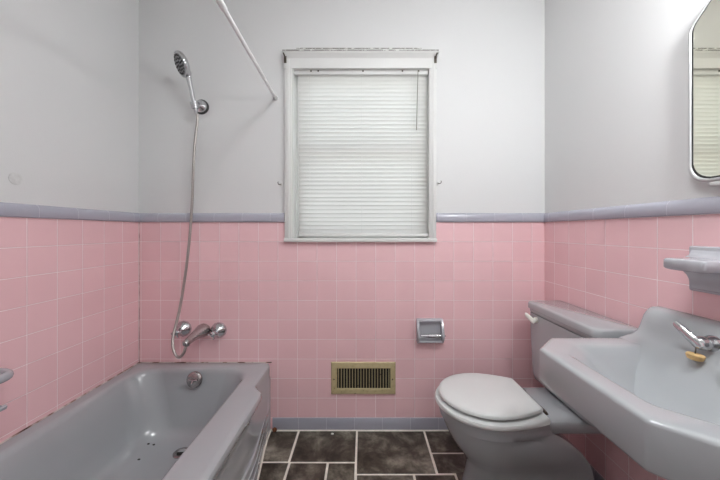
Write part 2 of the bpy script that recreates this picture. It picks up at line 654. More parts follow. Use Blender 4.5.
# ------------------------------------------------------------------ BLIND
root = thing('venetian_blind', 'closed ivory mini blind filling the white framed window', 'blind', (0, BACK + .02, 1.975))
bm = bmesh.new()
box(bm, WX0 + .008, WX1 - .006, BACK + .000, BACK + .028, 1.984, 2.0085, .003)
finish('headrail', bm, M['trim_white'], root)
bm = bmesh.new()
nsl, z_t, z_b = 39, 1.974, 1.110
SX0, SX1 = -.366, .362
ys = BACK + .020
for i in range(nsl):
    z = z_t + (z_b - z_t) * i / (nsl - 1)
    tilt = math.radians(69 + random.uniform(-2.5, 2.5) - (3.5 if 5 < i < 18 else 0))
    skew = .003 * i / nsl
    sag = random.uniform(-.0012, .0012)
    lo, hi = [], []
    c5 = 5
    for side in (0, 1):
        x = (SX0 if side == 0 else SX1) + skew
        pa, pb = [], []
        for k in range(c5):
            t = k / (c5 - 1) - .5
            w = t * .0255
            c = .0022 * (1 - 4 * t * t)
            # top edge leans to the room, bottom edge to the glass
            dy = w * math.cos(tilt) + c * math.sin(tilt)
            dz = -w * math.sin(tilt) + c * math.cos(tilt)
            base = Vector((x, ys + dy, z + dz + sag * (1 if side else -1)))
            nrm = Vector((0, math.sin(tilt), math.cos(tilt))) * .0005
            pa.append(base)
            pb.append(base - nrm)
        lo.append(pa + pb[::-1])
    loft(bm, lo)
finish('slats', bm, M['blind'], root)
bm = bmesh.new()
box(bm, SX0 + .004, SX1 + .006, ys - .013, ys + .013, 1.078, 1.096, .004)
finish('bottom_rail', bm, M['trim_white'], root)
bm = bmesh.new()
for x in (-.30, -.01, .27):
    tube(bm, [(x, ys - .0135, 1.98), (x + .003, ys - .0135, 1.09)], .0007, 5)
finish('ladder_cords', bm, M['trim_white'], root)
for x in (-.29, -.25, 0, .22, .31):
    bm = bmesh.new()
    box(bm, x - .004, x + .004, BACK - .0035, BACK - .0003, 1.998, 2.006)
    finish('rail_clip', bm, M['dark_metal'], root)
bm = bmesh.new()
tube(bm, [at(418, 71, BACK - .004), at(417.5, 90, BACK - .004), at(416.6, 130, BACK - .004)], [.0022, .0026, .0032], 8)
finish('tilt_wand', bm, simple('clear_grey_plastic', srgb(150, 150, 142), .2), root)

# little brackets and hooks around the window


def curtain_bracket(x, s, label):
    o = thing('curtain_bracket', label, 'bracket', (x, YF - .02, 2.055), 'old curtain brackets on the window head')
    bm = bmesh.new()
    box(bm, x - .007, x + .007, YF - .0075, YF - .0025, 2.035, 2.0855, .001)
    finish('plate', bm, M['dark_metal'], o)
    bm = bmesh.new()
    tube(bm, [(x, YF - .005, 2.066), (x, YF - .026, 2.066), (x - s * .003, YF - .034, 2.074)], .004, 8)
    finish('hook', bm, M['dark_metal'], o)


curtain_bracket(CL + .006, 1, 'tarnished curtain bracket at the end of the window head nearer the shower')
curtain_bracket(CR - .006, -1, 'tarnished curtain bracket at the end of the window head nearer the mirror')


def cord_hook(px, py, s, label):
    p = at(px, py, BACK)
    o = thing('cord_hook', label, 'hook', (p.x, BACK, p.z), 'cord hooks beside the window casing')
    bm = bmesh.new()
    box(bm, p.x - .005, p.x + .005, PY - .0065, PY - .0005, p.z - .012, p.z + .012, .001)
    finish('plate', bm, M['trim_white'], o)
    bm = bmesh.new()
    tube(bm, catmull([(p.x, PY - .004, p.z), (p.x, PY - .02, p.z - .004), (p.x + s * .008, PY - .026, p.z - .006), (p.x + s * .014, PY - .024, p.z + .002), (p.x + s * .014, PY - .02, p.z + .010)], 4), .0022, 6)
    finish('prong', bm, M['dark_metal'], o)


cord_hook(281.5, 184, -1, 'small cord hook on the wall by the window edge facing the shower')
cord_hook(437.8, 183, 1, 'small cord hook on the wall by the window edge facing the mirror')

# ------------------------------------------------------------------ BATHTUB
root = thing('bathtub', 'grey enamelled built-in bathtub along the pink tiled wall', 'bathtub', (-.88, .88, 0))
TX0, TY0, TY1 = LEFT + .002, .115, BACK - .003
bm = bmesh.new()
SN, CN = 60, 6


def outer(z, bulge, ta, tb, inset=0.0, r=.012, xb=-.512):
    pl = pround([(TX0 + inset * .2, TY0 + inset, r), (xb - inset, TY0 + inset, r), (xb - inset, TY1 - inset * .3, r), (TX0 + inset * .2, TY1 - inset * .3, r)], CN, SN)
    out = []
    for p in pl:
        k = sstep(-.95, -.60, p.x)
        x = p.x + (bulge * (1 - sstep(ta, tb, p.y))) * (1 if p.x > xb - inset - .02 else 0)
        out.append(Vector((x, p.y, z)))
    return out


def inner(z, x0, x1, y0, y1, r):
    return lift(pround([(x0, y0, r), (x1, y0, r), (x1, y1, r), (x0, y1, r)], CN, SN), z)


lp = []
for z, b, ta, tb in ((.001, .046, 1.20, 1.63), (.030, .046, 1.20, 1.63), (.0305, .050, 1.20, 1.63), (.052, .050, 1.20, 1.63), (.0525, .0455, 1.20, 1.63), (.078, .0455, 1.20, 1.63), (.0785, .0495, 1.20, 1.63),
                     (.098, .0495, 1.20, 1.63), (.0985, .045, 1.20, 1.63), (.122, .045, 1.20, 1.63), (.1225, .049, 1.20, 1.63), (.142, .049, 1.20, 1.63), (.1425, .040, 1.20, 1.63), (.22, .0405, 1.18, 1.58), (.29, .041, 1.17, 1.50), (.318, .041, 1.20, 1.44), (.327, .045, 1.30, 1.415), (.332, .046, 1.335, 1.415), (.345, .053, 1.335, 1.41), (.360, .053, 1.335, 1.41)):
    lp.append(outer(z, b, ta, tb, 0, .012 if z < .3 else .028))
lp.append(outer(.369, .051, 1.335, 1.41, .002, .03))
lp.append(outer(.374, .047, 1.335, 1.41, .008, .02))
lp.append(outer(.3755, .042, 1.335, 1.41, .018, .03))
lp.append(inner(.3755, -1.207, -.585, .20, 1.582, .10))
lp.append(inner(.3735, -1.198, -.594, .21, 1.574, .105))
lp.append(inner(.367, -1.188, -.602, .225, 1.568, .11))
lp.append(inner(.352, -1.180, -.608, .24, 1.564, .115))
lp.append(inner(.27, -1.158, -.624, .31, 1.550, .12))
lp.append(inner(.17, -1.128, -.646, .40, 1.532, .125))
lp.append(inner(.11, -1.108, -.664, .47, 1.518, .125))
lp.append(inner(.080, -1.085, -.684, .51, 1.500, .12))
lp.append(inner(.064, -1.058, -.710, .55, 1.474, .11))
lp.append(inner(.056, -1.01, -.755, .62, 1.43, .09))
lp.append(inner(.052, -.93, -.83, .8, 1.38, .04))
loft(bm, lp, True, True)
finish('tub_body', bm, M['porcelain'], root, angle=35)
# overflow plate on the sloped end wall
oc = Vector((-.894, 1.5495, .300))
oc = Vector(((195.3 - CX) * 1.551 / F, 1.5455, EYE - (379.3 - CY) * 1.548 / F))
ax = Vector((0, -1, .17))
bm = bmesh.new()
lathe(bm, oc, ax, [(0, .041), (.004, .041), (.009, .037), (.012, .028), (.013, .0)])
ov = finish('overflow_plate', bm, M['old_chrome'], root)
bm = bmesh.new()
p = oc + ax.normalized() * .013
tube(bm, [p + Vector((-.022, -.002, .002)), p + Vector((.022, -.002, .002))], .0045, 8)
tube(bm, [p, p + Vector((.003, -.022, -.010))], [.006, .004], 8)
sub('lever', bm, M['chrome'], root, ov)
bm = bmesh.new()
dc = at(181.5, 453, 1.405)
lathe(bm, (dc.x, dc.y, .0525), (0, 0, 1), [(0, .036), (.003, .036), (.005, .031), (.0052, .024), (-.0, .022), (-.0002, 0)])
dr = finish('drain', bm, M['old_chrome'], root)
bm = bmesh.new()
lathe(bm, (dc.x, dc.y, .053), (0, 0, 1), [(0, .021), (.0012, .021), (.0013, 0)])
sub('drain_hole', bm, M['void'], root, dr)
for i, (fx, fy, fz) in enumerate(((-1.045, 1.437, .0725), (-1.022, 1.441, .0655), (-1.029, 1.355, .0600))):
    bm = bmesh.new()
    bmesh.ops.create_icosphere(bm, subdivisions=1, radius=.006, matrix=Matrix.Translation((fx, fy, fz)) @ Matrix.Diagonal((1.2, .8, .5, 1)))
    tag(finish('dirt_fleck', bm, M['dark'], smooth=False), ['dark dirt fleck on the tub bottom, farther from the drain of the close pair', 'dark dirt fleck on the tub bottom, nearer the drain of the close pair', 'lone dark dirt fleck on the tub bottom nearest the viewer'][i], 'dirt', 'dirt flecks in the bathtub')

# ------------------------------------------------------------------ SHOWER
wc = at(201.5, 107, BACK)
root = thing('shower_bracket', 'chrome hand shower holder with black ring on the white wall', 'shower holder', wc)
bm = bmesh.new()
lathe(bm, (wc.x, PY - .001, wc.z), (0, -1, 0), [(0, .041), (.006, .041), (.009, .037), (.0092, 0)])
finish('rubber_ring', bm, M['dark'], root)
bm = bmesh.new()
lathe(bm, (wc.x, PY - .0105, wc.z), (0, -1, 0), [(0, .034), (.006, .034), (.014, .028), (.022, .018), (.030, .014), (.034, .013), (.034, 0)])
finish('dome', bm, M['chrome'], root)
cup = at(194.6, 105.5, 1.590)
htop = at(188.6, 77.5, 1.555)
hd = (htop - cup).normalized()
bm = bmesh.new()
tube(bm, [(wc.x, PY - .044, wc.z), (cup.x, cup.y + .019, cup.z + .002)], .0115, 12)
# split collar holding the handle
u, w = frame_of(hd)
lps = []
for h, ro, in ((-.016, .0175), (.016, .0195)):
    lps.append([cup + hd * h + (u * math.cos(a) + w * math.sin(a)) * ro for a in [2 * PI * k / 20 for k in range(20)]])
inn = []
for h, ri in ((.016, .0145), (-.016, .0135)):
    inn.append([cup + hd * h + (u * math.cos(a) + w * math.sin(a)) * ri for a in [2 * PI * k / 20 for k in range(20)]])
loft(bm, lps + inn + [lps[0]], False, False)
finish('collar', bm, M['chrome'], root)

root = thing('hand_shower', 'chrome round hand shower head on long metal hose over bathtub', 'shower head', cup)
bm = bmesh.new()
hl = (htop - cup).length
pts = [cup + hd * h for h in (-.045, -.03, -.012, .012, .04, .08, hl - .03, hl)]
tube(bm, pts, [.0075, .009, .0105, .0108, .0105, .0105, .0115, .013], 14)
finish('handle', bm, M['chrome'], root)
hc = at(181.6, 64.2, 1.525)
nrm = Vector((-.638, -.65, -.418)).normalized()
bm = bmesh.new()
lathe(bm, hc - nrm * .012, nrm, [(-.012, 0), (-.012, .030), (-.006, .047), (.002, .058), (.012, .062), (.020, .061), (.021, .056), (.021, 0)], 32)
tube(bm, [htop - hd * .002, htop + hd * .012, hc - nrm * .008 + (htop - hc).normalized() * .045, hc - nrm * .010], [.013, .0145, .017, .017], 14)
finish('head', bm, M['chrome'], root)
bm = bmesh.new()
fo = hc + nrm * .0095
u, w = frame_of(nrm)
lathe(bm, fo, nrm, [(0, .051), (.0015, .051), (.0017, 0)], 28)
fc = finish('spray_face', bm, simple('grey_spray_face', srgb(150, 150, 152), .4), root)
bm = bmesh.new()
for rad, cnt in ((.013, 6), (.028, 10), (.043, 16)):
    for k in range(cnt):
        a = 2 * PI * k / cnt
        lathe(bm, fo + nrm * .0016 + (u * math.cos(a) + w * math.sin(a)) * rad, nrm, [(0, .0056), (.003, .004), (.0031, 0)], 8)
sub('nozzles', bm, M['dark'], root, fc)
# hose: from handle down the wall, loop under the spout
spx = (203.7 - CX) * BACK / F
sp_tip = Vector((spx, 1.478, .555))
hp = [cup + hd * -.045, cup + hd * -.07, at(194.3, 150, 1.605), at(191.4, 215, 1.618), at(187.0, 262, 1.60), at(181.0, 302, 1.57), at(176.6, 322, 1.54), at(173.2, 336, 1.51),
      at(172.8, 346, 1.49), at(175.2, 354, 1.48), at(179.0, 357.2, 1.475), at(183.4, 353.5, 1.475), Vector((sp_tip.x - .004, 1.484, sp_tip.z - .036)), Vector((sp_tip.x, 1.492, sp_tip.z - .018))]
bm = bmesh.new()
tube(bm, catmull(hp, 10), .0068, 10)
hz = finish('hose', bm, M['hose'], root)

# spout
root = thing('tub_spout', 'chrome tub spout between two taps above the bathtub', 'spout', (spx, BACK, .555))
bm = bmesh.new()
path = [(BACK - .001, .040, .037, .556), (BACK - .012, .040, .037, .556), (BACK - .030, .036, .033, .556), (1.585, .027, .026, .556), (1.54, .0215, .0215, .553), (1.505, .0185, .019, .549), (1.478, .0165, .0165, .546), (1.470, .010, .010, .545)]
lps = []
for y, rx, rz, z in path:
    lps.append([Vector((spx + rx * math.cos(a), y, z + rz * math.sin(a))) for a in [2 * PI * k / 20 for k in range(20)]])
loft(bm, lps)
finish('spout_body', bm, M['old_chrome'], root)
bm = bmesh.new()
lathe(bm, (spx, 1.493, .535), (0, 0, -1), [(0, .013), (.006, .013), (.008, .011), (.009, 0)])
finish('outlet', bm, M['chrome'], root)


def tub_tap(px, py, label, turn):
    c = at(px, py, BACK)
    o = thing('tub_tap', label, 'tap', (c.x, BACK, c.z), 'wall taps above the bathtub')
    bm = bmesh.new()
    lathe(bm, (c.x, BACK - .0005, c.z), (0, -1, 0), [(0, .045), (.004, .045), (.013, .041), (.026, .030), (.035, .021), (.040, .018), (.041, 0)], 12)
    finish('escutcheon', bm, M['chrome'], o)
    bm = bmesh.new()
    lathe(bm, (c.x, BACK - .042, c.z), (0, -1, 0), [(0, .010), (.014, .011), (.018, .0145), (.030, .0145), (.034, .010), (.036, 0)], 16)
    for k in range(4):
        a = turn + k * PI / 2
        d = Vector((math.cos(a), 0, math.sin(a)))
        p0 = Vector((c.x, BACK - .066, c.z))
        tube(bm, [p0 + d * .008, p0 + d * .020, p0 + d * .026, p0 + d * .029], [.0055, .0042, .006, .003], 8)
    finish('cross_handle', bm, M['chrome'], o)


tub_tap(183.8, 328.5, 'chrome tub tap beside the hanging hose, nearer the corner', .25)
tub_tap(219.0, 330.0, 'chrome tub tap nearer the window side of the spout', .12)

# shower curtain rod
a = at(275.5, 98, BACK)
e = at(219, 0, .95)
dv = (e - a).normalized()
root = thing('shower_rod', 'bare white shower curtain rod running out from the wall', 'shower rod', a)
end = a + dv * ((FRONT - a.y) / dv.y)
j = a + dv * .66
a2 = Vector((a.x, PY, a.z))
bm = bmesh.new()
tube(bm, [a2 + dv * .024, j + dv * .02], .0082, 16)
finish('thin_tube', bm, M['rod'], root)
bm = bmesh.new()
tube(bm, [j, end - dv * .026], .0112, 16)
finish('thick_tube', bm, M['rod'], root)
for q, d in ((a2 + Vector((0, -.001, 0)), dv), (end + Vector((0, .001, 0)), -dv)):
    bm = bmesh.new()
    lathe(bm, q, Vector((0, d.y, 0)), [(0, .0135), (.010, .0135), (.016, .0115), (.028, .0115), (.0285, 0)], 16)
    finish('end_cap', bm, simple('white_rubber_cap', srgb(205, 205, 203), .6), root)

# soap dish on the left wall
root = thing('soap_dish', 'mauve grey ceramic soap dish with grab bar on left tiled wall', 'soap dish', (LEFT, .925, .56))
bm = bmesh.new()
box(bm, LEFT + .0005, LEFT + .012, .855, .998, .505, .662, .005, seg=3)
finish('back_plate', bm, M['dish'], root)
bm = bmesh.new()
prof = [(.010, .520), (.040, .508), (.058, .514), (.062, .524), (.055, .528), (.045, .524), (.020, .530), (.010, .545)]
loft(bm, [[Vector((LEFT + d, y, z)) for d, z in prof] for y in (.866, .987)])
finish('tray', bm, M['dish'], root)
bm = bmesh.new()
tube(bm, catmull([(LEFT + .010, .985, .637), (LEFT + .055, .985, .634), (LEFT + .080, .968, .632), (LEFT + .082, .927, .632), (LEFT + .080, .885, .632), (LEFT + .055, .868, .634), (LEFT + .010, .868, .637)], 6), .0145, 12)
finish('grab_bar', bm, M['dish'], root)

# round filler patch on the white wall above
bm = bmesh.new()
pc = (LEFT - .004, 1.066, 1.298)
lathe(bm, (pc[0] - .001, pc[1], pc[2]), (1, 0, 0), [(0, .023), (.0022, .022), (.003, .018), (.003, 0)], 14)
tag(finish('wall_patch', bm, M['patch']), 'round grey filler patch on the white wall above the tub tiles', 'patch')

# ------------------------------------------------------------------ VENT
root = thing('wall_vent', 'beige metal heating vent with dark vertical slots low on back wall', 'vent', (0, BACK, .29))
vx0, vx1, vz0, vz1 = [at(331.2, 0, BACK).x, at(395.5, 0, BACK).x, at(0, 393.6, BACK).z, at(0, 361.7, BACK).z]
ix0, ix1, iz0, iz1 = [at(337.2, 0, BACK).x, at(390.2, 0, BACK).x, at(0, 387.7, BACK).z, at(0, 367.6, BACK).z]
bm = bmesh.new()


def ringp(x0, x1, z0, z1, y):
    return [Vector((x0, y, z0)), Vector((x1, y, z0)), Vector((x1, y, z1)), Vector((x0, y, z1))]


loft(bm, [ringp(vx0, vx1, vz0, vz1, BACK - .0005), ringp(vx0, vx1, vz0, vz1, BACK - .005), ringp(vx0 + .004, vx1 - .004, vz0 + .004, vz1 - .004, BACK - .010),
          ringp(ix0 - .003, ix1 + .003, iz0 - .003, iz1 + .003, BACK - .013), ringp(ix0, ix1, iz0, iz1, BACK - .011), ringp(ix0, ix1, iz0, iz1, BACK - .003)], False, False)
finish('frame', bm, M['vent'], root, angle=15)
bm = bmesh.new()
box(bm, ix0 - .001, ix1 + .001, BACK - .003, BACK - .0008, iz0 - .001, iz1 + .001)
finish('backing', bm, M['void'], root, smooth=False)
bm = bmesh.new()
nb = 19
for k in range(nb):
    x = ix0 + (ix1 - ix0) * (k + .5) / nb
    vs = box(bm, x - .0017, x + .0017, BACK - .0118, BACK - .0034, iz0, iz1)
finish('louvres', bm, M['vent'], root, smooth=False)
for px in (334.2, 392.3):
    c = at(px, 378.3, BACK)
    bm = bmesh.new()
    lathe(bm, (c.x, BACK - .0108, c.z), (0, -1, 0), [(0, .0042), (.0015, .0042), (.0028, .002), (.0029, 0)], 10)
    finish('screw', bm, M['dark_metal'], root)

# ------------------------------------------------------------------ PAPER HOLDER
hx0, hx1 = at(416.2, 0, BACK).x, at(442.2, 0, BACK).x
hz0, hz1 = at(0, 341.5, BACK).z, at(0, 318.2, BACK).z
root = thing('toilet_paper_holder', 'grey ceramic toilet paper holder with chrome roller and no paper', 'toilet paper holder', ((hx0 + hx1) / 2, BACK, hz0))
bm = bmesh.new()
y0 = BACK - .0005
t = .012
# hollow back box: top, bottom, sides as a ring with a thin back
box(bm, hx0 + .002, hx1 - .002, y0 - .004, y0, hz0 + .002, hz1 - .002)
for pr in ([(y0, hz1), (y0 - .016, hz1 - .001), (y0 - .024, hz1 - .006), (y0 - .024, hz1 - .013), (y0 - .004, hz1 - .020), (y0, hz1 - .020)],
           [(y0, hz0), (y0 - .026, hz0 + .001), (y0 - .034, hz0 + .006), (y0 - .033, hz0 + .012), (y0 - .005, hz0 + .040), (y0, hz0 + .040)]):
    loft(bm, [[Vector((x, y, z)) for y, z in pr] for x in (hx0 + .006, hx1 - .006)])
finish('body', bm, M['dish'], root, angle=30)
for s, xa, xb in ((-1, hx0, hx0 + t), (1, hx1 - t, hx1)):
    bm = bmesh.new()
    prof = [(y0, hz1), (y0 - .016, hz1), (y0 - .027, hz1 - .008), (y0 - .045, hz0 + .062), (y0 - .053, hz0 + .052), (y0 - .053, hz0 + .038), (y0 - .040, hz0 + .018), (y0 - .028, hz0), (y0, hz0)]
    loft(bm, [[Vector((x, y, z)) for y, z in prof] for x in (xa, xb)])
    es = [ed for ed in bm.edges]
    bmesh.ops.bevel(bm, geom=es, offset=.003, segments=2, affect='EDGES')
    finish('cheek', bm, M['dish'], root)
rz = hz0 + .046
bm = bmesh.new()
lathe(bm, (hx0 + .0125, y0 - .041, rz), (1, 0, 0), [(0, .004), (.004, .0075), (.044, .0080), (.046, .0100), (hx1 - hx0 - .033, .0100), (hx1 - hx0 - .031, .0080), (hx1 - hx0 - .025, .004), (hx1 - hx0 - .0248, 0)], 18)
finish('roller', bm, M['chrome'], root)
bm = bmesh.new()
lathe(bm, (hx1 + .0003, y0 - .041, rz), (1, 0, 0), [(0, .0055), (.004, .0055), (.006, .004), (.0062, 0)], 12)
finish('end_pin', bm, M['old_chrome'], root)

# ------------------------------------------------------------------ TOILET
TC = 1.282
root = thing('toilet', 'grey two-piece toilet with closed white seat beside the sink', 'toilet', (.65, TC, 0))


def egg(xf, xb, w, wb, z, xc=None, n=18):
    xc = xc if xc is not None else xf + w * 1.12
    pts = []
    for k in range(-n, n + 1):            # front half, from +w through tip to -w
        a = PI / 2 * k / n
        pts.append((xc - (xc - xf) * math.cos(a), w * math.sin(a)))
    m = 8
    for k in range(1, m + 1):             # one side back to the hinge line
        q = k / m
        pts.append((xc + (xb - xc) * q, w + (wb - w) * q ** 1.7))
    for k in range(1, 6):
        pts.append((xb, wb - 2 * wb * k / 6))
    for k in range(m, 0, -1):
        q = k / m
        pts.append((xc + (xb - xc) * q, -(w + (wb - w) * q ** 1.7)))
    return [Vector((x, TC + y, z)) for x, y in pts]


bm = bmesh.new()
lps = [egg(.437, .93, .114, .11, .0025, .56), egg(.437, .93, .114, .11, .015, .56), egg(.447, .93, .104, .10, .05, .56), egg(.452, .93, .098, .095, .11, .56), egg(.440, .92, .108, .10, .145, .55),
       egg(.408, .90, .133, .11, .185, .54), egg(.375, .86, .155, .12, .235, .53), egg(.353, .80, .168, .125, .285, .53), egg(.350, .76, .167, .126, .3085, .53), egg(.338, .745, .177, .13, .316, .53),
       egg(.335, .74, .179, .13, .335, .53), egg(.335, .74, .179, .13, .355, .53), egg(.340, .735, .174, .127, .3615, .53), egg(.38, .70, .135, .09, .3615, .53)]
loft(bm, lps)
# rear deck that carries the tank
dk = lambda z, i: lift(pround([(.66, TC - .135 + i, .03), (.985 - i, TC - .135 + i, .03), (.985 - i, TC + .135 - i, .03), (.66, TC + .135 - i, .03)], 5, 2), z)
loft(bm, [dk(.300, .035), dk(.312, .012), dk(.320, .003), dk(.352, .0), dk(.359, .003), dk(.3622, .010)])
finish('bowl', bm, M['porcelain'], root, angle=45)
bm = bmesh.new()
lps = [egg(.324, .720, .186, .145, .3632, .53), egg(.318, .726, .190, .140, .368, .53), egg(.318, .726, .190, .140, .3765, .53), egg(.321, .722, .187, .137, .3825, .53), egg(.335, .71, .174, .135, .3850, .53)]
loft(bm, lps)
finish('seat', bm, M['white_plastic'], root, angle=50)
bm = bmesh.new()
lps = [egg(.362, .69, .148, .105, .3835, .53), egg(.362, .69, .148, .105, .3950, .53), egg(.338, .706, .170, .116, .3955, .53), egg(.334, .710, .174, .119, .398, .53), egg(.334, .710, .174, .119, .4065, .53), egg(.338, .707, .170, .116, .4110, .53), egg(.353, .697, .156, .106, .413, .53), egg(.42, .65, .10, .07, .4145, .53)]
loft(bm, lps)
finish('lid', bm, M['white_plastic'], root, angle=50)
for s in (-1, 1):
    bm = bmesh.new()
    y = TC + s * .078
    box(bm, .732, .752, y - .010, y + .010, .3625, .370, .003)
    tube(bm, [(.735, y - .020, .3795), (.735, y + .020, .3795)], .0055, 10)
    box(bm, .720, .742, y - .008, y + .008, .368, .383, .003)
    finish('hinge', bm, M['dark_metal'], root)
TY_0, TY_1 = 1.075, 1.505
bm = bmesh.new()


def tk(z, xf, i):
    return lift(pround([(xf, TY_0 + i, .03), (1.006, TY_0 + i, .012), (1.006, TY_1 - i, .012), (xf, TY_1 - i, .022)], 6, 4), z)


loft(bm, [tk(.3635, .870, .03), tk(.375, .856, .016), tk(.40, .850, .009), tk(.55, .845, .004), tk(.700, .842, .0)])
finish('tank', bm, M['porcelain'], root, angle=45)
bm = bmesh.new()


def tl(z, i):
    return lift(pround([(.836 + i, TY_0 - .014 + i, .03), (1.009, TY_0 - .014 + i, .008), (1.009, TY_1 + .014 - i, .008), (.836 + i, TY_1 + .014 - i, .03)], 6, 4), z)


loft(bm, [tl(.7015, .010), tl(.706, .006), tl(.718, .006), tl(.722, .0), tl(.745, .0), tl(.751, .003), tl(.754, .012)])
finish('tank_lid', bm, M['porcelain'], root, angle=45)
bm = bmesh.new()
ly, lz = 1.430, .678
lathe(bm, (.8425, ly, lz), (-1, 0, 0), [(0, .013), (.010, .013), (.012, .009), (.026, .008), (.027, 0)], 14)
lps = []
for q, hw, hh in ((-.012, .006, .009), (-.004, .008, .013), (.015, .007, .013), (.035, .006, .011), (.042, .003, .006)):
    c = Vector((.818 - q * .35, ly + q * .72, lz + q * .50))
    lps.append([c + Vector((hw * math.cos(a), 0, hh * math.sin(a))) for a in [2 * PI * k / 12 for k in range(12)]])
loft(bm, lps)
finish('flush_lever', bm, simple('ivory_plastic', srgb(228, 226, 218), .3), root)
bm = bmesh.new()
lathe(bm, (.60, TC - .121, .0035), (0, 0, 1), [(0, .017), (.008, .016), (.018, .009), (.020, 0)], 14)
finish('bolt_cap', bm, M['porcelain'], root)

# ------------------------------------------------------------------ SINK
SC = .745
root = thing('wall_sink', 'grey wall-hung porcelain sink with chamfered front corners', 'sink', (.8, SC, .60))


def so(z, i, hw=.268, xf=.548, ch=.094, xb=1.0125, r=.012):
    return lift(pround([(xb, SC + hw - i, .006), (xf + ch + i * .4, SC + hw - i, r), (xf + i, SC + hw - ch - i * .4, r), (xf + i, SC - hw + ch + i * .4, r), (xf + ch + i * .4, SC - hw + i, r), (xb, SC - hw + i, .006)], 5, 6), z)


def si(z, xf, xb, hw, ch, r):
    return lift(pround([(xb, SC + hw, r), (xf + ch, SC + hw, r), (xf, SC + hw - ch, r), (xf, SC - hw + ch, r), (xf + ch, SC - hw, r), (xb, SC - hw, r)], 5, 6), z)


bm = bmesh.new()
lps = [si(.575, .72, .97, .12, .05, .05), si(.60, .655, 1.0, .20, .07, .05), so(.632, .030), so(.640, .008), so(.644, .001), so(.650, 0), so(.735, .0), so(.741, .002), so(.7445, .008), so(.7455, .016),
       si(.7455, .600, .918, .205, .075, .03), si(.743, .608, .914, .198, .075, .035), si(.736, .618, .910, .190, .072, .04), si(.715, .640, .900, .174, .07, .05), si(.675, .672, .888, .148, .06, .055), si(.64, .705, .872, .116, .05, .05),
       si(.622, .74, .85, .08, .035, .03), si(.616, .775, .83, .04, .015, .012)]
loft(bm, lps)
prof = [(1.0128, .700), (1.0128, .853), (1.003, .8545), (.985, .8525), (.974, .847), (.965, .838), (.956, .824), (.949, .805), (.943, .788), (.934, .772), (.918, .759), (.898, .750), (.880, .7458), (.880, .742), (.92, .70)]
basin_low = [(.905, .745), (.885, .718), (.862, .690), (.838, .664), (.815, .644), (.79, .630), (.76, .612), (.90, .60)]
deck_low = [(.906, .7535), (.895, .7490), (.884, .7462), (.880, .7456), (.880, .744), (.880, .742), (.885, .735), (.92, .70)]
ends = []
for v in (.277, .2765, .273, .266, .25, .235, .225, .215, .205, .195, .185, .175, .165, .155, .145, .12, .06, 0):
    k = sstep(.283, .262, v) if False else {.277: .55, .2765: .75, .273: .92}.get(v, 1.0)
    e_ = (1 - k) * .022
    m_ = 1 - sstep(.08, .235, v)
    top = [(min(1.0128, x + (e_ * 1.2 if x < 1.01 else 0)), z - (e_ if z > .75 else 0) * max(0, (z - .75) / .1)) for x, z in prof[:11]]
    low = [(a[0] * m_ + b[0] * (1 - m_), a[1] * m_ + b[1] * (1 - m_)) for a, b in zip(basin_low, deck_low)]
    ends.append((v * .268 / .278, top + low))
ends = [[Vector((x, SC + v, z)) for x, z in pr] for v, pr in ends] + [[Vector((x, SC - v, z)) for x, z in pr] for v, pr in ends[-2::-1]]
loft(bm, ends)
finish('basin', bm, M['porcelain'], root, angle=75)
# drain in the bowl
bm = bmesh.new()
lathe(bm, (.803, SC, .6165), (0, 0, 1), [(0, .022), (.002, .022), (.003, .017), (.0031, 0)], 20)
finish('drain', bm, M['chrome'], root)


def sink_tap(y, s):
    hub = Vector((.953, y, .800))
    bm = bmesh.new()
    dn = Vector((-1, 0, .12)).normalized()
    lathe(bm, hub, dn, [(-.006, .024), (.004, .024), (.010, .020), (.018, .0165), (.022, .0185), (.034, .0185), (.038, .0165), (.046, .0145), (.050, .010), (.051, 0)], 24)
    tap = finish('faucet_handle', bm, M['chrome'], root)
    bm = bmesh.new()
    p0 = hub + dn * .046
    lps = []
    for q, hw, hh in ((-.016, .007, .0085), (-.008, .0095, .0125), (.010, .009, .0125), (.035, .0075, .0105), (.056, .006, .010), (.063, .003, .007)):
        dvec = Vector((-.12, .76 * s, .62)).normalized()
        c = p0 + dvec * q
        wv = dn
        hv = dvec.cross(wv).normalized()
        lps.append([c + wv * hw * math.cos(a) + hv * hh * math.sin(a) for a in [2 * PI * k / 12 for k in range(12)]])
    loft(bm, lps)
    sub('lever', bm, M['chrome'], root, tap)
    return p0


tp = sink_tap(.803, 1)
sink_tap(2 * (SC - .026) - .803, -1)
bm = bmesh.new()
lps = []
for x, hw, z0, z1 in ((.972, .024, .755, .838), (.94, .022, .758, .834), (.915, .021, .756, .829), (.902, .020, .752, .822), (.892, .017, .750, .806), (.886, .012, .750, .785)):
    yc = SC - .026
    pl = pround([(yc - hw, z0, .008), (yc + hw, z0, .008), (yc + hw, z1, .012), (yc - hw, z1, .012)], 4, 2)
    lps.append([Vector((x, p.x, p.y)) for p in pl])
loft(bm, lps)
finish('spout', bm, M['porcelain'], root, angle=50)

# tan plug hung from the lever
ring = at(695, 356, .80)
root = thing('sink_plug', 'small tan rubber plug hanging below the chrome sink tap lever', 'plug', (ring.x, ring.y, ring.z))
bm = bmesh.new()
lathe(bm, (ring.x, ring.y, ring.z - .011), (0.10, .0, 1), [(0, .010), (.002, .015), (.009, .0185), (.014, .019), (.017, .0165), (.018, .006), (.018, 0)], 14)
finish('stopper', bm, M['tan'], root)
bm = bmesh.new()
tube(bm, catmull([(ring.x, ring.y, ring.z + .006), (ring.x + .002, ring.y, ring.z + .018), tp + Vector((.002, .004, -.0125))], 5), .0016, 6)
finish('chain', bm, M['dark_metal'], root)

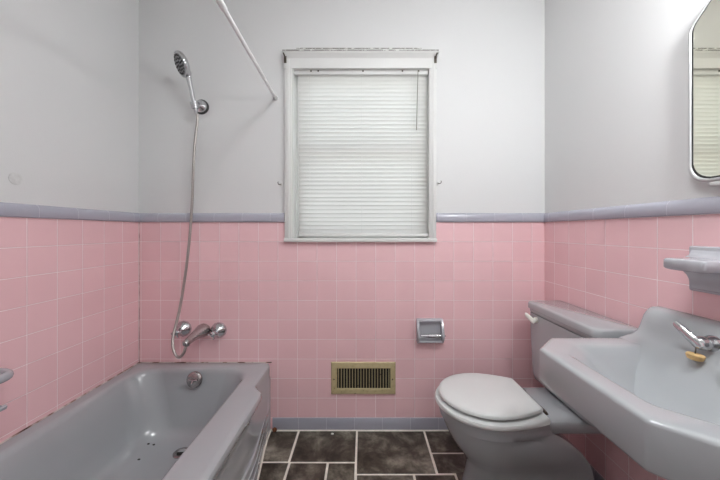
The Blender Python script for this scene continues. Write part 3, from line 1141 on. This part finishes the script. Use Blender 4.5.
# ------------------------------------------------------------------ CERAMIC SHELF
root = thing('ceramic_wall_shelf', 'grey ceramic soap shelf on pink tiles above the sink', 'shelf', (RIGHT, .83, 1.0))
bm = bmesh.new()
box(bm, .997, RIGHT - .0005, .742, .905, .928, 1.064, .006, seg=3)
finish('back_plate', bm, M['dish'], root)
bm = bmesh.new()


def sh(z, i, x0=.877):
    return lift(pround([(x0 + i, .758 + i, .010), (1.000, .758 + i, .004), (1.000, .866 - i, .004), (x0 + i, .866 - i, .008)], 4, 3), z)


loft(bm, [sh(.998, .010), sh(1.001, .003), sh(1.005, 0), sh(1.026, 0), sh(1.030, .003), sh(1.031, .009)])
# cove running from plate up over the tray and a corbel underneath
prof = [(1.0, 1.056), (.993, 1.045), (.988, 1.036), (.976, 1.031), (1.0, 1.026)]
loft(bm, [[Vector((x, y, z)) for x, z in prof] for y in (.752, .895)])
prof = [(1.0, .936), (.990, .936), (.984, .940), (.980, .952), (.977, .966), (.971, .978), (.961, .988), (.947, .995), (.925, .999), (.905, 1.0), (1.0, 1.0)]
loft(bm, [[Vector((x, y, z)) for x, z in prof] for y in (.752, .885)])
finish('tray', bm, M['dish'], root, angle=45)

# ------------------------------------------------------------------ MIRROR
root = thing('mirror_cabinet', 'rounded mirror with steel rim above the ceramic shelf and sink', 'mirror', (RIGHT, SC, 1.25))
my0, my1, mz0, mz1 = .568, .9025, 1.250, 1.795


def mo(x, i, n=6):
    pl = pround([(my0 + i, mz0 + i, .045), (my1 - i, mz0 + i, .045), (my1 - i, mz1 - .075, .035), (my1 - .075, mz1 - i, .035), (my0 + .075, mz1 - i, .035), (my0 + i, mz1 - .075, .035)], n, 2)
    return [Vector((x, p.x, p.y)) for p in pl]


bm = bmesh.new()
loft(bm, [mo(RIGHT + .0025, .004), mo(.999, .0), mo(.993, .001), mo(.991, .004), mo(.991, .008), mo(.9935, .0095), mo(.996, .010)], True, True)
finish('frame', bm, simple('brushed_steel', srgb(196, 196, 197), .35, metal=.2), root, angle=50)
bm = bmesh.new()
a_, b_ = mo(.9945, .0098), mo(.9945, .0145)
c_, d_ = mo(.9958, .0145), mo(.9958, .0098)
loft(bm, [a_, b_, c_, d_, a_], False, False)
finish('inner_edge', bm, M['dark'], root, smooth=False)
bm = bmesh.new()
box(bm, .992, RIGHT + .003, .815, .845, 1.238, 1.2495, .002)
finish('lower_clip', bm, M['trim_white'], root)
bm = bmesh.new()
loft(bm, [mo(.9957, .0146), mo(.9943, .0147), mo(.9943, .0150)], True, True)
finish('mirror_glass', bm, M['mirror'], root, smooth=False)

# ------------------------------------------------------------------ LAMPS (out of frame: wall globe, and a ceiling fixture added as fill)
root = thing('vanity_light', 'small white wall light with round glass globe above the mirror', 'light', (RIGHT, .52, 1.86))
bm = bmesh.new()
lathe(bm, (RIGHT + .003, .52, 1.86), (-1, 0, 0), [(0, .06), (.012, .06), (.022, .045), (.05, .03), (.07, .03), (.0705, 0)], 28)
finish('base', bm, M['trim_white'], root)
bm = bmesh.new()
bmesh.ops.create_uvsphere(bm, u_segments=28, v_segments=16, radius=.056, matrix=Matrix.Translation((.893, .52, 1.86)))
finish('lamp_globe', bm, M['lamp_vanity'], root)
root = thing('ceiling_fill_light', 'round opal glass fill light added on the unseen ceiling', 'light', (.15, .42, CEIL))  # unseen fixture, added to give the room soft fill light
bm = bmesh.new()
lathe(bm, (.15, .42, CEIL - .0005), (0, 0, -1), [(0, .25), (.02, .25), (.022, .24), (.0225, 0)], 32)
finish('base', bm, M['trim_white'], root)
bm = bmesh.new()
lathe(bm, (.15, .42, CEIL - .0235), (0, 0, -1), [(0, .235), (.02, .232), (.045, .20), (.065, .14), (.075, .06), (.077, 0)], 32)
finish('lamp_shade', bm, M['lamp_fill'], root)

# ------------------------------------------------------------------ small bits on the floor
p = at(332.5, 434.3, EYE * F / (434.3 - CY))
bm = bmesh.new()
bmesh.ops.create_icosphere(bm, subdivisions=2, radius=.007, matrix=Matrix.Translation((p.x, p.y - .006, .0068)) @ Matrix.Diagonal((1.2, .8, .65, 1)))
tag(finish('plaster_chip', bm, M['chip'], smooth=False), 'tiny white chip lying on a dark slate tile near the back wall', 'chip')
bm = bmesh.new()
bmesh.ops.create_icosphere(bm, subdivisions=2, radius=.0125, matrix=Matrix.Translation((-.488, BACK - .020, .0125)) @ Matrix.Diagonal((1.0, .9, .95, 1)))
for v in bm.verts:
    v.co += Vector((random.uniform(-1, 1), random.uniform(-1, 1), random.uniform(-1, 1))) * .0015
tag(finish('rust_lump', bm, M['rust'], smooth=False), 'small rusty brown lump on the floor at the bathtub corner', 'rust')

# ------------------------------------------------------------------ WORLD
w = bpy.data.worlds.new('sky')
scene.world = w
w.use_nodes = True
nt = w.node_tree
bg = nt.nodes['Background']
tc = N(nt, 'ShaderNodeTexCoord')
sp = N(nt, 'ShaderNodeSeparateXYZ')
nt.links.new(tc.outputs['Generated'], sp.inputs[0])
mr = N(nt, 'ShaderNodeMapRange')
mr.inputs['From Min'].default_value = -0.3
mr.inputs['From Max'].default_value = 0.6
nt.links.new(sp.outputs['Z'], mr.inputs['Value'])
r = ramp(nt, [(0.0, (.66, .70, .70, 1)), (0.30, (.74, .77, .76, 1)), (0.40, (.90, .95, 1.0, 1)), (1.0, (.70, .82, 1.0, 1))])
nt.links.new(mr.outputs[0], r.inputs['Fac'])
nt.links.new(r.outputs['Color'], bg.inputs['Color'])
bg.inputs['Strength'].default_value = 4.5

# ------------------------------------------------------------------ CAMERA
cam = bpy.data.cameras.new('camera')
cam.sensor_width = 36.0
cam.sensor_fit = 'HORIZONTAL'
cam.lens = F / 720.0 * 36.0
cam.shift_x = (360.0 - CX) / 720.0
cam.shift_y = (CY - 240.0) / 720.0
cam.clip_start = 0.02
co = bpy.data.objects.new('camera', cam)
co.location = (0, 0, EYE)
co.rotation_euler = (PI / 2, 0, 0)
COL.objects.link(co)
scene.camera = co
vs = scene.view_settings
vs.view_transform = 'Standard'
vs.look = 'None'
vs.gamma = 1.0
vs.use_curve_mapping = False
vs.exposure = 0.0
scene.cycles.max_bounces = 12
scene.cycles.diffuse_bounces = 6
